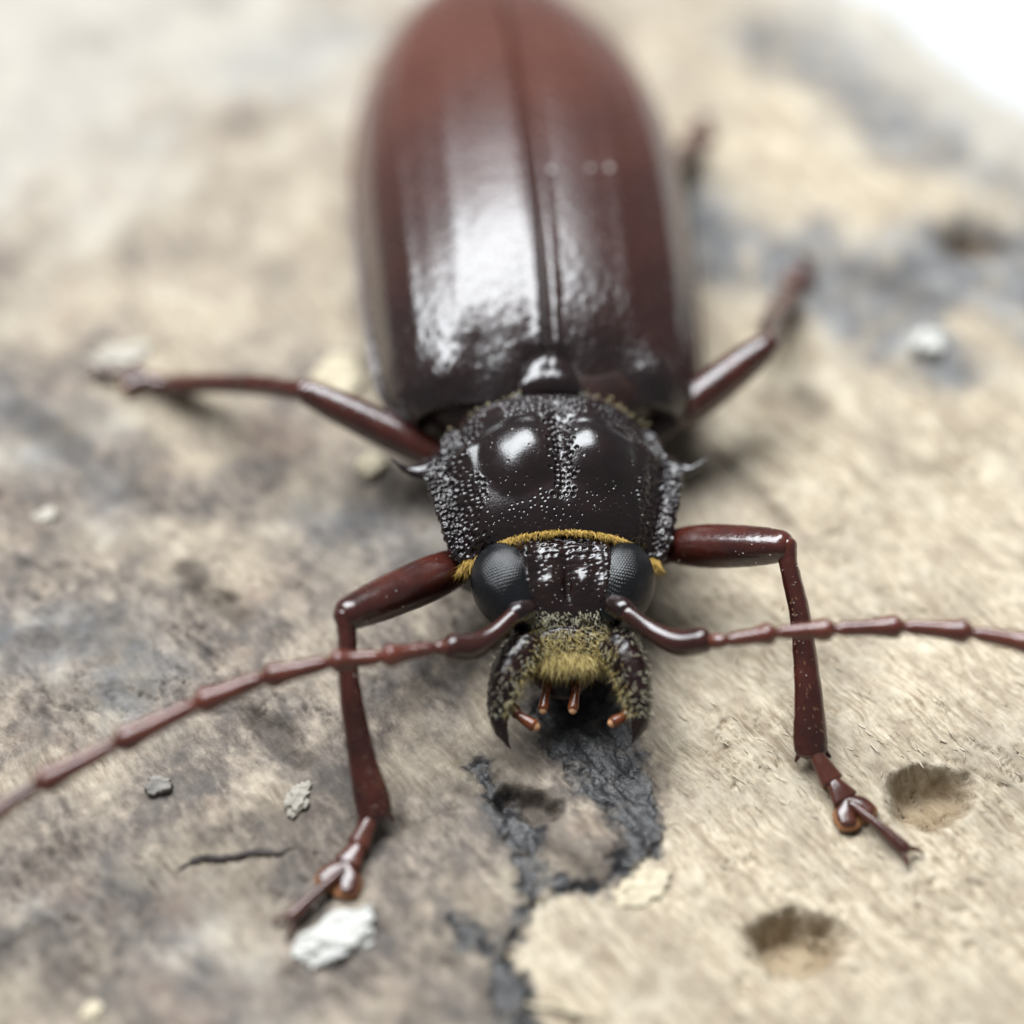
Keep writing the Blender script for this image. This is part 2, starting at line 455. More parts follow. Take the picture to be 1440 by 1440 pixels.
def terrain(X, Y):
    ca, sa = math.cos(GRAIN), math.sin(GRAIN)
    wx = X + 0.45 * fbm(X / 4, Y / 4, 2, 41); wy = Y + 0.45 * fbm(X / 4, Y / 4, 2, 77)
    a, b = wx * ca + wy * sa, -wx * sa + wy * ca
    z = 0.55 * fbm(X / 22, Y / 22, 3, 3) + 0.16 * fbm(a / 5, b / 2.0, 3, 9)
    fib = fbm(a / 2.6, b / 0.42, 3, 21, 0.6)
    rough = 0.055 + 0.05 * smooth(-0.2, 0.6, fbm(X / 9, Y / 9, 2, 31))
    hole_in = np.zeros_like(X); hole_z = np.zeros_like(X)
    for px, py, rx, ry, dep, tilt in HOLES:
        c = G(px, py); dist = (np.array([*c, 0]) - CAM) @ fwd
        rx_, ry_ = rx / FPX * dist, ry / FPX * dist / 0.84
        ct, st = math.cos(tilt), math.sin(tilt)
        ux, uy = (X - c[0]) * ct + (Y - c[1]) * st, -(X - c[0]) * st + (Y - c[1]) * ct
        e = np.abs(ux / rx_) ** 1.7 + np.abs(uy / ry_ * (1 + 0.28 * ux / rx_)) ** 1.9 + 0.13 * fbm(X * 0.8, Y * 0.8, 4, 14)
        k = 1 - smooth(0.15, 1.05, e)
        hole_in = np.maximum(hole_in, k); hole_z -= dep * k * (0.8 + 0.35 * np.clip(uy / ry_, -1, 1))
    z = z + rough * fib * (1 - hole_in) + hole_z
    z = z + 0.05 * fbm(X * 1.3, Y * 1.3, 3, 87)
    cellar = np.abs(fbm(a / 6, b / 1.2, 3, 55))
    z = z - 0.34 * (1 - smooth(0.0, 0.09, cellar)) * smooth(0.0, 0.4, fbm(X / 8, Y / 8, 2, 59))
    stain_shade = np.zeros_like(X)
    for amt, q in SLOTS_SHADOWS:
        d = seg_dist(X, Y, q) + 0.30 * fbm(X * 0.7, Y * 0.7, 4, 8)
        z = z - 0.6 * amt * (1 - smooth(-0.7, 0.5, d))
        stain_shade = np.maximum(stain_shade, 0.75 * amt * (1 - smooth(-0.7, 0.8, d)))
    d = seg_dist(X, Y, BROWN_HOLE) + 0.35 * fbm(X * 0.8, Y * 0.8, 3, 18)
    z = z - 1.3 * (1 - smooth(-0.8, 0.25, d)); stain_shade = np.maximum(stain_shade, 0.75 * (1 - smooth(-0.6, 0.5, d)))
    cd = np.full(X.shape, 1e9)
    for q in CRUST_SHADE: cd = np.minimum(cd, seg_dist(X, Y, q))
    cd = cd + 0.62 * fbm(X * 0.7, Y * 0.7, 5, 28, 0.68)
    cm_ = fbm(X * 0.55, Y * 0.55, 4, 101, 0.6)
    crust = np.clip((1 - smooth(-0.60, 0.35, cd)) * (1.05 + 0.4 * np.minimum(cm_ + 0.1, 0)), 0, 1)
    z = z + crust * (-0.10 + 0.10 * fbm(X * 0.7, Y * 0.7, 3, 35)) + 0.14 * np.exp(-((cd + 0.18) / 0.2) ** 2) * smooth(-0.3, 0.3, cm_)
    mound = seg_dist(X, Y, stroke((800, 1180, 10), (830, 1200, 10)))
    z = z + 0.7 * (1 - smooth(0.0, 1.8, mound))
    # keep the feet standing on the wood
    side = (X - EDGE_A[0]) * EDGE_N[0] + (Y - EDGE_A[1]) * EDGE_N[1]
    side = side + 0.8 * fbm(X / 5, Y / 5, 3, 61)
    z = z - 26 * smooth(0, 7, side)
    # tone of the wood: a browner, damper half on the left, grey far right, washed-out light painted in
    q = np.stack([X, Y, np.zeros_like(X)], -1); pp = proj(q)
    wob = fbm(X / 7, Y / 7, 4, 71)
    sy_ = np.array([q[1] for q in SEAM], float); sx_ = np.array([q[0] for q in SEAM], float)
    seam = np.interp(pp[..., 1], sy_, sx_)
    soft = np.interp(pp[..., 1], [700, 1000, 1130, 1500], [220, 120, 16, 12])
    side_ = (pp[..., 0] - seam + 14 * fbm(X * 0.9, Y * 0.9, 3, 111)) / soft
    brown = (1 - smooth(-1, 0.6, side_)) * (0.45 + 0.55 * smooth(420, 900, pp[..., 1] + 160 * wob + 0.30 * (500 - pp[..., 0])))
    brown = np.clip(brown * (0.95 + 0.75 * wob), 0, 1)
    z = z + 0.25 * (1 - smooth(-0.6, 0.4, side_)) * smooth(1000, 1150, pp[..., 1])
    stain_shade = np.maximum(stain_shade, 0.5 * (1 - smooth(-0.3, 1.6, cd)) * (side_ < 0.2) * (0.7 + cm_))
    far = np.zeros_like(X)
    for w_, q_ in GREY:
        far = np.maximum(far, w_ * (1 - smooth(-2.2, 3.2, seg_dist(X, Y, q_) + 2.2 * wob)))
    grey = np.clip(far * (1.1 + 0.7 * fbm(X / 2.5, Y / 2.5, 4, 131, 0.6)), 0, 1)
    washout = np.clip(0.55 * (1 - smooth(150, 520, pp[..., 1] + 0.55 * pp[..., 0] + 200 * wob)), 0, 1)  # washed-out brightness of the far left, painted into the wood colour
    washout = np.maximum(washout, 0.6 * smooth(-9, -1, side))  # bright fade painted along the edge to soften the white beyond
    return z, dict(brown=brown, grey=grey, stain_shade=np.clip(stain_shade, 0, 1), washout=washout, crust=crust, hole=hole_in), crust

xs = axis(-75, -31, 32, 80, 0.125, 2.0)
ys = axis(-60, -29, 14, 110, 0.125, 1.2)
X, Y = np.meshgrid(xs, ys, indexing='ij')
Z, tone, crust = terrain(X, Y)
V = np.stack([X, Y, Z], -1).reshape(-1, 3)
F = grid_faces(len(xs), len(ys))
cm = crust.reshape(-1)[F].mean(1) > 0.5
log = make('log_surface', V, F[~cm], M['wood'], attrs=tone)
log['kind'] = 'structure'; log['label'] = 'pale weathered log with fibrous grain and bored holes under the beetle'
idx = np.unique(F[cm]); remap = np.full(len(V), -1); remap[idx] = np.arange(len(idx))
cr = make('bark_crust_shade', V[idx], remap[F[cm]], M['wood'], parent=log, attrs={k: q.reshape(-1)[idx] for k, q in tone.items()})
cr['label'] = 'dark slate grey crust on the log with painted shade below the jaws'

def ground_z(x, y):
    i = np.clip(np.searchsorted(xs, x), 1, len(xs) - 1); j = np.clip(np.searchsorted(ys, y), 1, len(ys) - 1)
    return float(Z[i, j])

def PG(px, py, h=0.0):
    """photo pixel -> point h mm above the log surface"""
    z = 0.0
    for _ in range(6):
        p = P(px, py, z + h); z = ground_z(p[0], p[1])
    return P(px, py, z + h)

# loose fibres standing off the pale inner wood
n = 5000
fx, fy = rng.uniform(-31, 34, n), rng.uniform(-29, 16, n)
ix_, iy_ = np.clip(np.searchsorted(xs, fx), 1, len(xs) - 1), np.clip(np.searchsorted(ys, fy), 1, len(ys) - 1)
ok = rng.random(n) < np.clip(1 - 2.6 * tone['brown'][ix_, iy_], 0, 1) * (1 - tone['crust'][ix_, iy_]) * (1 - tone['stain_shade'][ix_, iy_])
ok &= (Z[ix_, iy_] > -0.6) & (tone['hole'][ix_, iy_] < 0.02)
ok &= tone['crust'][ix_, iy_] < 0.2
fx, fy, fz = fx[ok], fy[ok], Z[ix_, iy_][ok]
ang = GRAIN + rng.normal(size=len(fx)) * 0.30 + 0.35 * fbm(fx / 6, fy / 6, 2, 7)
fd = np.stack([np.cos(ang), np.sin(ang), rng.normal(size=len(fx)) * 0.05 + 0.01], -1)
fl = rng.uniform(0.3, 1.0, len(fx))
wf = make('wood_fibre', *spikes(np.stack([fx, fy, fz - 0.02], -1), fd, fl, rng.uniform(0.022, 0.055, len(fx)), 0.35), M['fibre'], log)
wf['kind'] = 'stuff'
sheet_n = 40
sx = np.linspace(-60, 220, sheet_n); sy = np.linspace(-40, 260, sheet_n)
SX, SY = np.meshgrid(sx, sy, indexing='ij')
sh = make('white_sheet', np.stack([SX, SY, -22 + 0.6 * fbm(SX / 40, SY / 40, 2, 4)], -1).reshape(-1, 3),
          grid_faces(sheet_n, sheet_n), M['sheet'])
sh['kind'] = 'structure'; sh['label'] = 'bright white surface beyond the edge of the log'

# ------------------------------------------------------------------ the beetle
beetle = bpy.data.objects.new('longhorn_beetle', None)
beetle.empty_display_size = 0.005
col.objects.link(beetle)
beetle['label'] = 'large glossy dark brown longhorn beetle standing on the log, jaws open'
beetle['category'] = 'beetle'

def interp(x, xp, fp):
    """smooth table lookup"""
    xp, fp = np.asarray(xp, float), np.asarray(fp, float)
    m = np.gradient(fp, xp)
    x = np.clip(x, xp[0], xp[-1])
    i = np.clip(np.searchsorted(xp, x, side='right') - 1, 0, len(xp) - 2)
    h = xp[i + 1] - xp[i]; t = (x - xp[i]) / h
    return ((1 + 2 * t) * (1 - t) ** 2 * fp[i] + t * (1 - t) ** 2 * h * m[i]
            + t * t * (3 - 2 * t) * fp[i + 1] + t * t * (t - 1) * h * m[i + 1])

def scatter(n, accept, box, mind, tries=30):
    """random points in a box with a minimum distance, accept(x, y) -> probability"""
    pts, cells = [], {}
    x0, x1, y0, y1 = box
    for _ in range(n * tries):
        if len(pts) >= n: break
        x, y = random.uniform(x0, x1), random.uniform(y0, y1)
        pr = accept(x, y)
        if random.random() > pr: continue
        k = (int(x // mind), int(y // mind)); ok = True
        for a in (-1, 0, 1):
            for b in (-1, 0, 1):
                for q in cells.get((k[0] + a, k[1] + b), ()):
                    if (q[0] - x) ** 2 + (q[1] - y) ** 2 < mind * mind: ok = False
        if ok: pts.append((x, y)); cells.setdefault(k, []).append((x, y))
    return pts

def punch(D, GX, GY, pts, rad, depth):
    """press round pits with a raised rim into displacement field D over the plane coordinates GX, GY"""
    for x, y in pts:
        r = rad * random.uniform(0.7, 1.25); dp = depth * random.uniform(0.7, 1.2)
        near = (np.abs(GX - x) < 2.2 * r) & (np.abs(GY - y) < 2.2 * r)
        if not near.any(): continue
        e = np.hypot(GX[near] - x, GY[near] - y) / r
        D[near] += -dp * (1 - smooth(0.45, 1.0, e)) + 0.16 * dp * np.exp(-((e - 1.2) / 0.25) ** 2)

# ---- pronotum
NU, NV = 341, 211
u = np.linspace(-1, 1, NU)[:, None] * np.ones((1, NV)); v = np.ones((NU, 1)) * np.linspace(0, 1, NV)[None]
LEN = 9.2
def pro_half(v):
    return interp(v, [0, 0.03, 0.08, 0.3, 0.55, 0.63, 0.69, 0.75, 0.9, 1.0], [5.75, 6.15, 6.35, 6.95, 7.5, 7.7, 7.25, 6.75, 6.5, 6.2])
W = pro_half(v)
edge = smooth(0.8, 1.0, np.abs(u))
W = W * (1 + 0.022 * edge * fbm(v * 22 + 5 * np.sign(u), u * 0 + 3, 3, 91))
GX = W * u
GY = v * LEN - 0.55 * (1 - v) * np.abs(u) ** 6 * 0.9 - 1.15 * v * np.abs(u) ** 3
zc = interp(v, [0, 0.08, 0.3, 0.6, 0.85, 0.96, 1.0], [7.85, 8.35, 9.15, 9.65, 9.55, 9.25, 8.9])
au = np.abs(u)
drop = 3.05 * au ** 2.3 + 0.45 * smooth(0.66, 0.84, au) - 0.85 * smooth(0.84, 1.0, au)
GZ = zc - drop * interp(v, [0, 0.3, 0.7, 1], [0.92, 1.0, 1.0, 0.86])
for s, amp in ((-1, 1.0), (1, 1.0)):   # the two polished swellings of the disc
    e = np.hypot((GX - s * 2.3) / 2.25, (GY - 4.5) / 2.6) + 0.05 * fbm(GX * 0.6, GY * 0.6, 2, 15)
    GZ += 0.05 * np.logaddexp(0, 0.60 * amp * (1 - e ** 2) / 0.05)
    e2 = np.hypot((GX - s * 1.9) / 2.2, (GY - 7.0) / 0.9)
    GZ += 0.16 * (1 - smooth(0.2, 1.1, e2))
GZ -= 0.22 * np.exp(-(GX / 0.42) ** 2) * smooth(1.0, 2.5, GY) * (1 - smooth(7.2, 8.2, GY))
D = np.zeros_like(GX)
lat = lambda x, y: 1.0 if abs(x) > (0.66 + 0.05 * math.sin(y * 1.7)) * float(pro_half(np.array(min(max(y / LEN, 0), 1)))) else 0.0
punch(D, GX, GY, scatter(560, lat, (-7.5, 7.5, -0.6, 9.1), 0.21), 0.145, 0.095)
punch(D, GX, GY, scatter(84, lambda x, y: math.exp(-(x / 0.45) ** 2) * (1 if 1.6 < y < 7.8 else 0), (-0.9, 0.9, 1.5, 7.9), 0.29), 0.15, 0.10)
punch(D, GX, GY, scatter(120, lambda x, y: 0.5 + 0.5 * math.sin(x * 2.2), (-4.9, 4.9, 7.0, 8.9), 0.27), 0.13, 0.06)
punch(D, GX, GY, scatter(130, lambda x, y: 1.0 if y < 2.0 - 0.05 * x * x else 0.1, (-4.4, 4.4, 0.1, 3.0), 0.22), 0.075, 0.045)
punch(D, GX, GY, scatter(16, lambda x, y: 1.0, (-4.2, 4.2, 2.5, 6.6), 0.6), 0.07, 0.035)
rug = smooth(0.68, 0.82, au + 0.03 * fbm(GX, GY, 2, 3))
D += rug * 0.14 * np.abs(fbm(GX * 1.3, GY * 1.3, 3, 44, 0.6)) - rug * 0.03
Gp = np.stack([GX, GY, GZ], -1)
Gp = Gp + (grid_normals(Gp) * np.sign(grid_normals(Gp)[..., 2:3]) * D[..., None])
# turned-down rims so that the plate has thickness
skirt_f = [Gp[:, :1] + np.array([0, dy, dz]) for dy, dz in ((0.55, -2.6), (0.12, -1.0), (-0.12, -0.35), (-0.08, -0.12))]
skirt_b = [Gp[:, -1:] + np.array([0, dy, dz]) for dy, dz in ((0.10, -0.10), (0.12, -0.35), (-0.2, -1.2))]
Gp = np.concatenate(skirt_f + [Gp] + skirt_b, 1)
sk_l = [Gp[:1] + np.array([dx, 0, dz]) for dx, dz in ((1.6, -1.5), (0.4, -0.75), (0.0, -0.3))]
sk_r = [Gp[-1:] + np.array([-dx, 0, dz]) for dx, dz in ((0.0, -0.3), (0.4, -0.75), (1.6, -1.5))]
Gp = np.concatenate(sk_l + [Gp] + sk_r, 0)
PRO = L(Gp)
pron = make('pronotum', PRO.reshape(-1, 3), grid_faces(*PRO.shape[:2]), M['pronotum'], beetle)
for s in (-1, 1):
    a = L([(s * 6.7, 6.2, 5.75), (s * 7.6, 5.95, 5.75), (s * 8.5, 5.9, 5.95), (s * 9.45, 6.4, 6.4)])
    make('spine', *loft(a, [(1.1, 0.5), (0.66, 0.36), (0.28, 0.2), 0.02], 16, 14, wob=0.05), M['pronotum'], pron)
PN = grid_normals(PRO); PN *= np.sign(PN[..., 2:3] + 1e-9)
iu0, iv0 = 3, 4                                   # first index of the plate inside the skirts

def pick(Gr, Nr, mask, n):
    ii = np.argwhere(mask); k = ii[rng.integers(0, len(ii), n)]
    return Gr[k[:, 0], k[:, 1]], Nr[k[:, 0], k[:, 1]], k

# golden fringe along the front rim of the pronotum
n = 1350
tt = rng.uniform(-0.97, 0.97, n)
tt = np.where(rng.random(n) < 0.10, np.sign(tt) * rng.uniform(0.88, 0.99, n), tt)
ii = np.clip(((tt + 1) / 2 * (NU - 1)).astype(int) + iu0, 0, PRO.shape[0] - 1)
base = PRO[ii, iv0 - 1] + rng.normal(size=(n, 3)) * 0.05 + np.array([0, 0.05, -0.02])
dirs = L(np.stack([tt * 0.35, -1 + 0 * tt, 0.22 - 0.65 * np.abs(tt) ** 2], -1)) - L(np.zeros((n, 3))) + rng.normal(size=(n, 3)) * 0.20
ln = rng.uniform(0.2, 1.0, n) * (0.62 + 0.5 * np.abs(tt)) * (1 + 0.45 * smooth(0.82, 0.95, np.abs(tt)))
fr = make('hair_fringe', *spikes(base, dirs, ln, 0.020, 0.5), M['gold'], pron); fr['kind'] = 'stuff'
fr['label'] = 'short golden hair fringe on the front rim'
# grime gathered along the rear rim
b, nn, _ = pick(PRO, PN, (np.arange(PRO.shape[1]) > PRO.shape[1] - 6)[None] & (np.abs(np.linspace(-1, 1, PRO.shape[0]))[:, None] > 0.25), 260)
keep = (b[:, 0] > 0) | (rng.random(len(b)) < 0.35)
gr = make('grime', *specks(b[keep] + rng.normal(size=(keep.sum(), 3)) * [0.2, 0.25, 0.12], rng.uniform(0.04, 0.13, keep.sum())), M['debris'], pron)
gr['kind'] = 'stuff'

# ---- head
NS, NT_ = 190, 260
sY = np.linspace(1.2, -6.7, NS)
ta = np.linspace(0, 2 * math.pi, NT_, endpoint=False)
hw = interp(-sY, [-1.2, 0, 1.2, 2.6, 3.8, 4.8, 5.8, 6.4, 6.7], [4.2, 4.4, 4.1, 3.4, 3.05, 3.0, 2.95, 2.6, 0.7])
ht = interp(-sY, [-1.2, 0, 1.2, 2.6, 3.8, 4.8, 5.8, 6.4, 6.7], [6.9, 7.35, 7.55, 7.15, 6.4, 5.55, 4.75, 4.1, 3.2])
hb = interp(-sY, [-1.2, 0, 1.2, 2.6, 3.8, 4.8, 5.8, 6.4, 6.7], [2.2, 2.0, 2.0, 2.0, 2.0, 2.1, 2.4, 2.6, 2.9])
zm = hb + (ht - hb) * 0.42
cs = np.sign(np.cos(ta)) * np.abs(np.cos(ta)) ** 0.85; sn = np.sign(np.sin(ta)) * np.abs(np.sin(ta)) ** 0.9
HX = cs[:, None] * hw[None]; HY = np.ones((NT_, 1)) * sY[None]
HZ = np.where(sn[:, None] > 0, zm + sn[:, None] * (ht - zm), zm + sn[:, None] * (zm - hb))
top = smooth(0.1, 0.5, sn)[:, None] * np.ones((1, NS))
for s in (-1, 1):     # antennal tubercles and brow ridges
    HZ += top * 0.75 * np.exp(-((HX - s * 2.25) / 0.75) ** 2 - ((HY + 3.7) / 0.85) ** 2)
    HZ += top * 0.30 * np.exp(-((HX - s * 2.2) / 0.5) ** 2 - ((HY + 2.0) / 1.3) ** 2)
HZ -= top * 0.42 * np.exp(-(HX / 0.9) ** 2 - ((HY + 3.0) / 1.3) ** 2)
for s in (-1, 1):     # paired swellings of the face, and the rims that hold the eyes
    HZ += top * 0.32 * np.exp(-((HX - s * 0.85) / 0.55) ** 2 - ((HY + 3.2) / 0.8) ** 2)
    HZ += top * 0.35 * np.exp(-((HX - s * 2.35) / 0.30) ** 2) * smooth(-3.6, -2.6, HY) * (1 - smooth(-1.2, -0.3, HY))
HZ -= top * 0.22 * np.exp(-(HX / 0.18) ** 2) * smooth(-4.2, -3.0, HY) * (1 - smooth(-1.2, -0.2, HY))
HZ -= top * 0.35 * np.exp(-((HY + 4.75 + 0.08 * HX ** 2) / 0.22) ** 2) * (np.abs(HX) < 2.6)
D = np.zeros_like(HX)
sel = top > 0.2
DX, DY, DD = HX[sel], HY[sel], D[sel]
punch(DD, DX, DY, scatter(110, lambda x, y: 1.0, (-2.6, 2.6, -1.6, 0.3), 0.36), 0.15, 0.09)
punch(DD, DX, DY, scatter(160, lambda x, y: 0.9, (-2.3, 2.3, -4.4, -1.4), 0.32), 0.10, 0.05)
punch(DD, DX, DY, scatter(260, lambda x, y: 0.9, (-2.9, 2.9, -6.6, -4.4), 0.17), 0.075, 0.05)
D[sel] = DD
D += top * 0.035 * fbm(HX * 1.2, HY * 1.2, 2, 63)
Gh = np.stack([HX, HY, HZ], -1)
HN = np.cross(np.roll(Gh, -1, 0) - np.roll(Gh, 1, 0), np.gradient(Gh, axis=1)); HN /= np.linalg.norm(HN, axis=-1, keepdims=True) + 1e-9
HN *= np.sign((HN * (Gh - np.array([0, 0, 5]))).sum(-1, keepdims=True) + 1e-9)
Gh = Gh + HN * D[..., None]
HEAD = L(Gh); HEADN = L(HN) - L(np.zeros(3))
head = make('head', HEAD.reshape(-1, 3), grid_faces(NT_, NS, True), M['head'], beetle)

for s in (-1, 1):     # compound eyes with their facets
    n1, n2 = 300, 190
    A, B = np.meshgrid(np.linspace(0, 2 * math.pi, n1, endpoint=False), np.linspace(0.004, math.pi * 0.72, n2), indexing='ij')
    d = np.stack([np.sin(B) * np.cos(A), np.sin(B) * np.sin(A), np.cos(B)], -1)     # local axis = +z of the cap
    ax = np.array([s * 0.62, -0.30, 0.72]); ax /= np.linalg.norm(ax)
    e1 = np.cross([0, 1.0, 0], ax); e1 /= np.linalg.norm(e1); e2 = np.cross(ax, e1)
    ca, cb = B * np.cos(A) * 2.05, B * np.sin(A) * 2.05
    pit = 0.175
    def hexd(x, y):
        best = np.full(x.shape, 9.0)
        for oy, ox in ((0, 0), (math.sqrt(3) / 2, 0.5)):
            yy = (y / pit - oy) / math.sqrt(3); xx = x / pit - ox
            best = np.minimum(best, np.hypot(xx - np.round(xx), (yy - np.round(yy)) * math.sqrt(3)))
        return best
    bump = 0.05 * (1 - (hexd(ca, cb) / 0.58) ** 2)
    R = np.array([1.95, 2.45, 1.75])
    p = d[..., :1] * e1 * R[0] + d[..., 1:2] * e2 * R[1] + d[..., 2:] * ax * R[2]
    p = p * (1 + 0.42 * bump[..., None])
    cen = np.array([s * 3.32, -2.15, 5.55])
    # notch in front where the antenna is set in
    q = p + cen
    nd = np.exp(-((q[..., 0] - s * 2.6) / 0.9) ** 2 - ((q[..., 1] + 3.95) / 0.8) ** 2 - ((q[..., 2] - 6.0) / 1.4) ** 2)
    q = q - (ax * 0.45 + np.array([0, -0.75, 0]) * 1.0) * nd[..., None] * np.array([1, -1, 1])
    make('compound_eye', L(q).reshape(-1, 3), grid_faces(n1, n2, True), M['eye'], head)

def mandible(pts, rads, s):
    m, seg = 60, 40
    V, F = loft(pts, rads, m, seg, cap=(0.5, 0.3), wob=0.06)
    o = make('mandible', V, F, M['mandible'], head)
    Gm = V.reshape(seg, -1, 3)
    return o, Gm, -grid_normals(Gm) * 1.0
ml = [P(744, 905, 4.6), P(720, 938, 4.3), P(706, 978, 3.7), P(702, 1015, 2.9), P(717, 1054, 2.2)]
mr = [P(868, 905, 4.6), P(886, 938, 4.3), P(896, 978, 3.7), P(900, 1015, 2.9), P(889, 1046, 2.3)]
rads = [(1.05, 1.15), (1.02, 1.2), (0.82, 1.0), (0.5, 0.62), 0.03]
MAND = []
for s, pts in ((-1, ml), (1, mr)):
    o, Gm, Nm = mandible(pts, rads, s)
    # outward normals
    cen = Gm.mean(0, keepdims=True)
    Nm = Nm * np.sign((Nm * (Gm - cen)).sum(-1, keepdims=True))
    MAND.append((o, Gm, Nm))
    inner = P(*( (742, 1000) if s < 0 else (868, 1000)), 3.0)
    tooth = [pts[2] * 0.6 + pts[3] * 0.4, (pts[2] * 0.45 + pts[3] * 0.55) + (-s) * np.array([0.75, -0.1, -0.1])]
    make('tooth', *loft([tooth[0], (tooth[0] + tooth[1]) / 2, tooth[1]], [0.42, 0.26, 0.04], 10, 12), M['mandible'], o)
    b, nn, k = pick(Gm, Nm, (np.arange(Gm.shape[1]) < 46)[None] & (Nm[..., 2] > -0.15), 230)
    st = make('bristle_coat', *spikes(b, nn * 0.5 + np.array([0, -0.55, -0.1]) + rng.normal(size=b.shape) * 0.45, rng.uniform(0.18, 0.42, len(b)), 0.016, 0.6), M['setae'], o)
    st['kind'] = 'stuff'
    inward = (Nm[..., 0] * -s > 0.35) & (np.arange(Gm.shape[1]) < 44)[None]
    b, nn, k = pick(Gm, Nm, inward, 170)
    st = make('bristle_fringe', *spikes(b, nn * 0.8 + np.array([0, -0.6, 0]) + rng.normal(size=b.shape) * 0.25, rng.uniform(0.3, 0.6, len(b)), 0.014, 0.4), M['setae_gold'], o)
    st['kind'] = 'stuff'

# mouth: labrum plate and dark throat between the jaws
lab = make('labrum', *loft([L((0, -5.9, 3.9)), L((0, -6.4, 3.6)), L((0, -6.9, 3.2))], [(1.8, 0.45), (1.6, 0.4), (1.1, 0.2)], 16, 24, cap=(0.3, 0.3)), M['head'], head)
make('maxilla', *loft([L((0, -4.0, 2.4)), L((0, -6.0, 2.0)), L((0, -7.0, 1.8))], [(2.4, 0.9), (2.0, 0.7), (1.0, 0.4)], 16, 24), M['under'], head)
def palp(pts, r):
    for k in range(len(pts) - 1):
        a, b = pts[k], pts[k + 1]
        last = k == len(pts) - 2
        make('palp_segment', *loft([a, (a + b) / 2, b], [r * 0.72, r * 0.95, r * (1.12 if last else 0.95)], 12, 14), M['palp'], head)
    d = pts[-1] - pts[-2]; d /= np.linalg.norm(d)
    make('palp_tip', *loft([pts[-1] + d * r * 0.62, pts[-1] + d * r * 0.75], [r * 0.85, r * 0.7], 6, 14), M['palp_tip'], head)
palp([P(718, 985, 2.9), P(727, 1005, 2.8), P(750, 1020, 2.7)], 0.32)
palp([P(892, 990, 2.9), P(880, 1006, 2.8), P(864, 1015, 2.7)], 0.32)
palp([P(772, 945, 2.8), P(768, 970, 2.6), P(764, 996, 2.4)], 0.29)
palp([P(808, 945, 2.8), P(810, 970, 2.6), P(806, 996, 2.4)], 0.29)

front = (HEADN[..., 2] > 0.05) & (Gh[..., 1] < -4.3) & (np.abs(Gh[..., 0]) < 2.85) & (Gh[..., 1] > -6.6)
b, nn, k = pick(HEAD, HEADN, front, 2400)
yl = Gh[k[:, 0], k[:, 1], 1]
keep = rng.random(len(b)) < smooth(-4.1, -5.2, yl) * 0.8 + 0.2
b, nn, yl = b[keep], nn[keep], yl[keep]
gold_ = rng.random(len(b)) < smooth(-4.4, -6.0, yl) * 0.75
for sel_, mt_, l0, l1 in ((~gold_, 'setae', 0.18, 0.5), (gold_, 'setae_gold', 0.3, 0.95)):
    bb, n2 = b[sel_], nn[sel_]
    st = make('bristle_coat', *spikes(bb, n2 * 0.55 + np.array([0, -0.55, -0.05]) + rng.normal(size=bb.shape) * 0.45, rng.uniform(l0, l1, len(bb)), 0.016, 0.6), M[mt_], head)
    st['kind'] = 'stuff'
st['kind'] = 'stuff'
n = 760
xx = rng.uniform(-2.0, 2.0, n) * rng.random(n) ** 0.3; xx = np.clip(xx, -2.1, 2.1)
base = L(np.stack([xx, -6.15 + 0.10 * xx ** 2 + rng.normal(size=n) * 0.25, 4.45 - 0.08 * xx ** 2 + rng.normal(size=n) * 0.06], -1))
st = make('bristle_fringe', *spikes(base, np.stack([xx * 0.16, -1 + 0 * xx, -0.25 + 0 * xx], -1) + rng.normal(size=(n, 3)) * 0.20, rng.uniform(0.5, 1.9, n), 0.017, 0.45), M['setae_gold'], head)
st['kind'] = 'stuff'
dustsel = (HEADN[..., 2] > 0.3) & (Gh[..., 1] < 0)
b, nn, _ = pick(HEAD, HEADN, dustsel, 150)
st = make('dust', *specks(b + nn * 0.02, rng.uniform(0.015, 0.045, len(b))), M['dust'], head); st['kind'] = 'stuff'
plate = np.zeros(PRO.shape[:2], bool); plate[6:-6, 8:-6] = True
b, nn, _ = pick(PRO, PN, plate, 120)
st = make('dust', *specks(b + nn * 0.02, rng.uniform(0.015, 0.04, len(b)) * (1 + (rng.random(len(b)) < 0.05))), M['dust'], pron); st['kind'] = 'stuff'

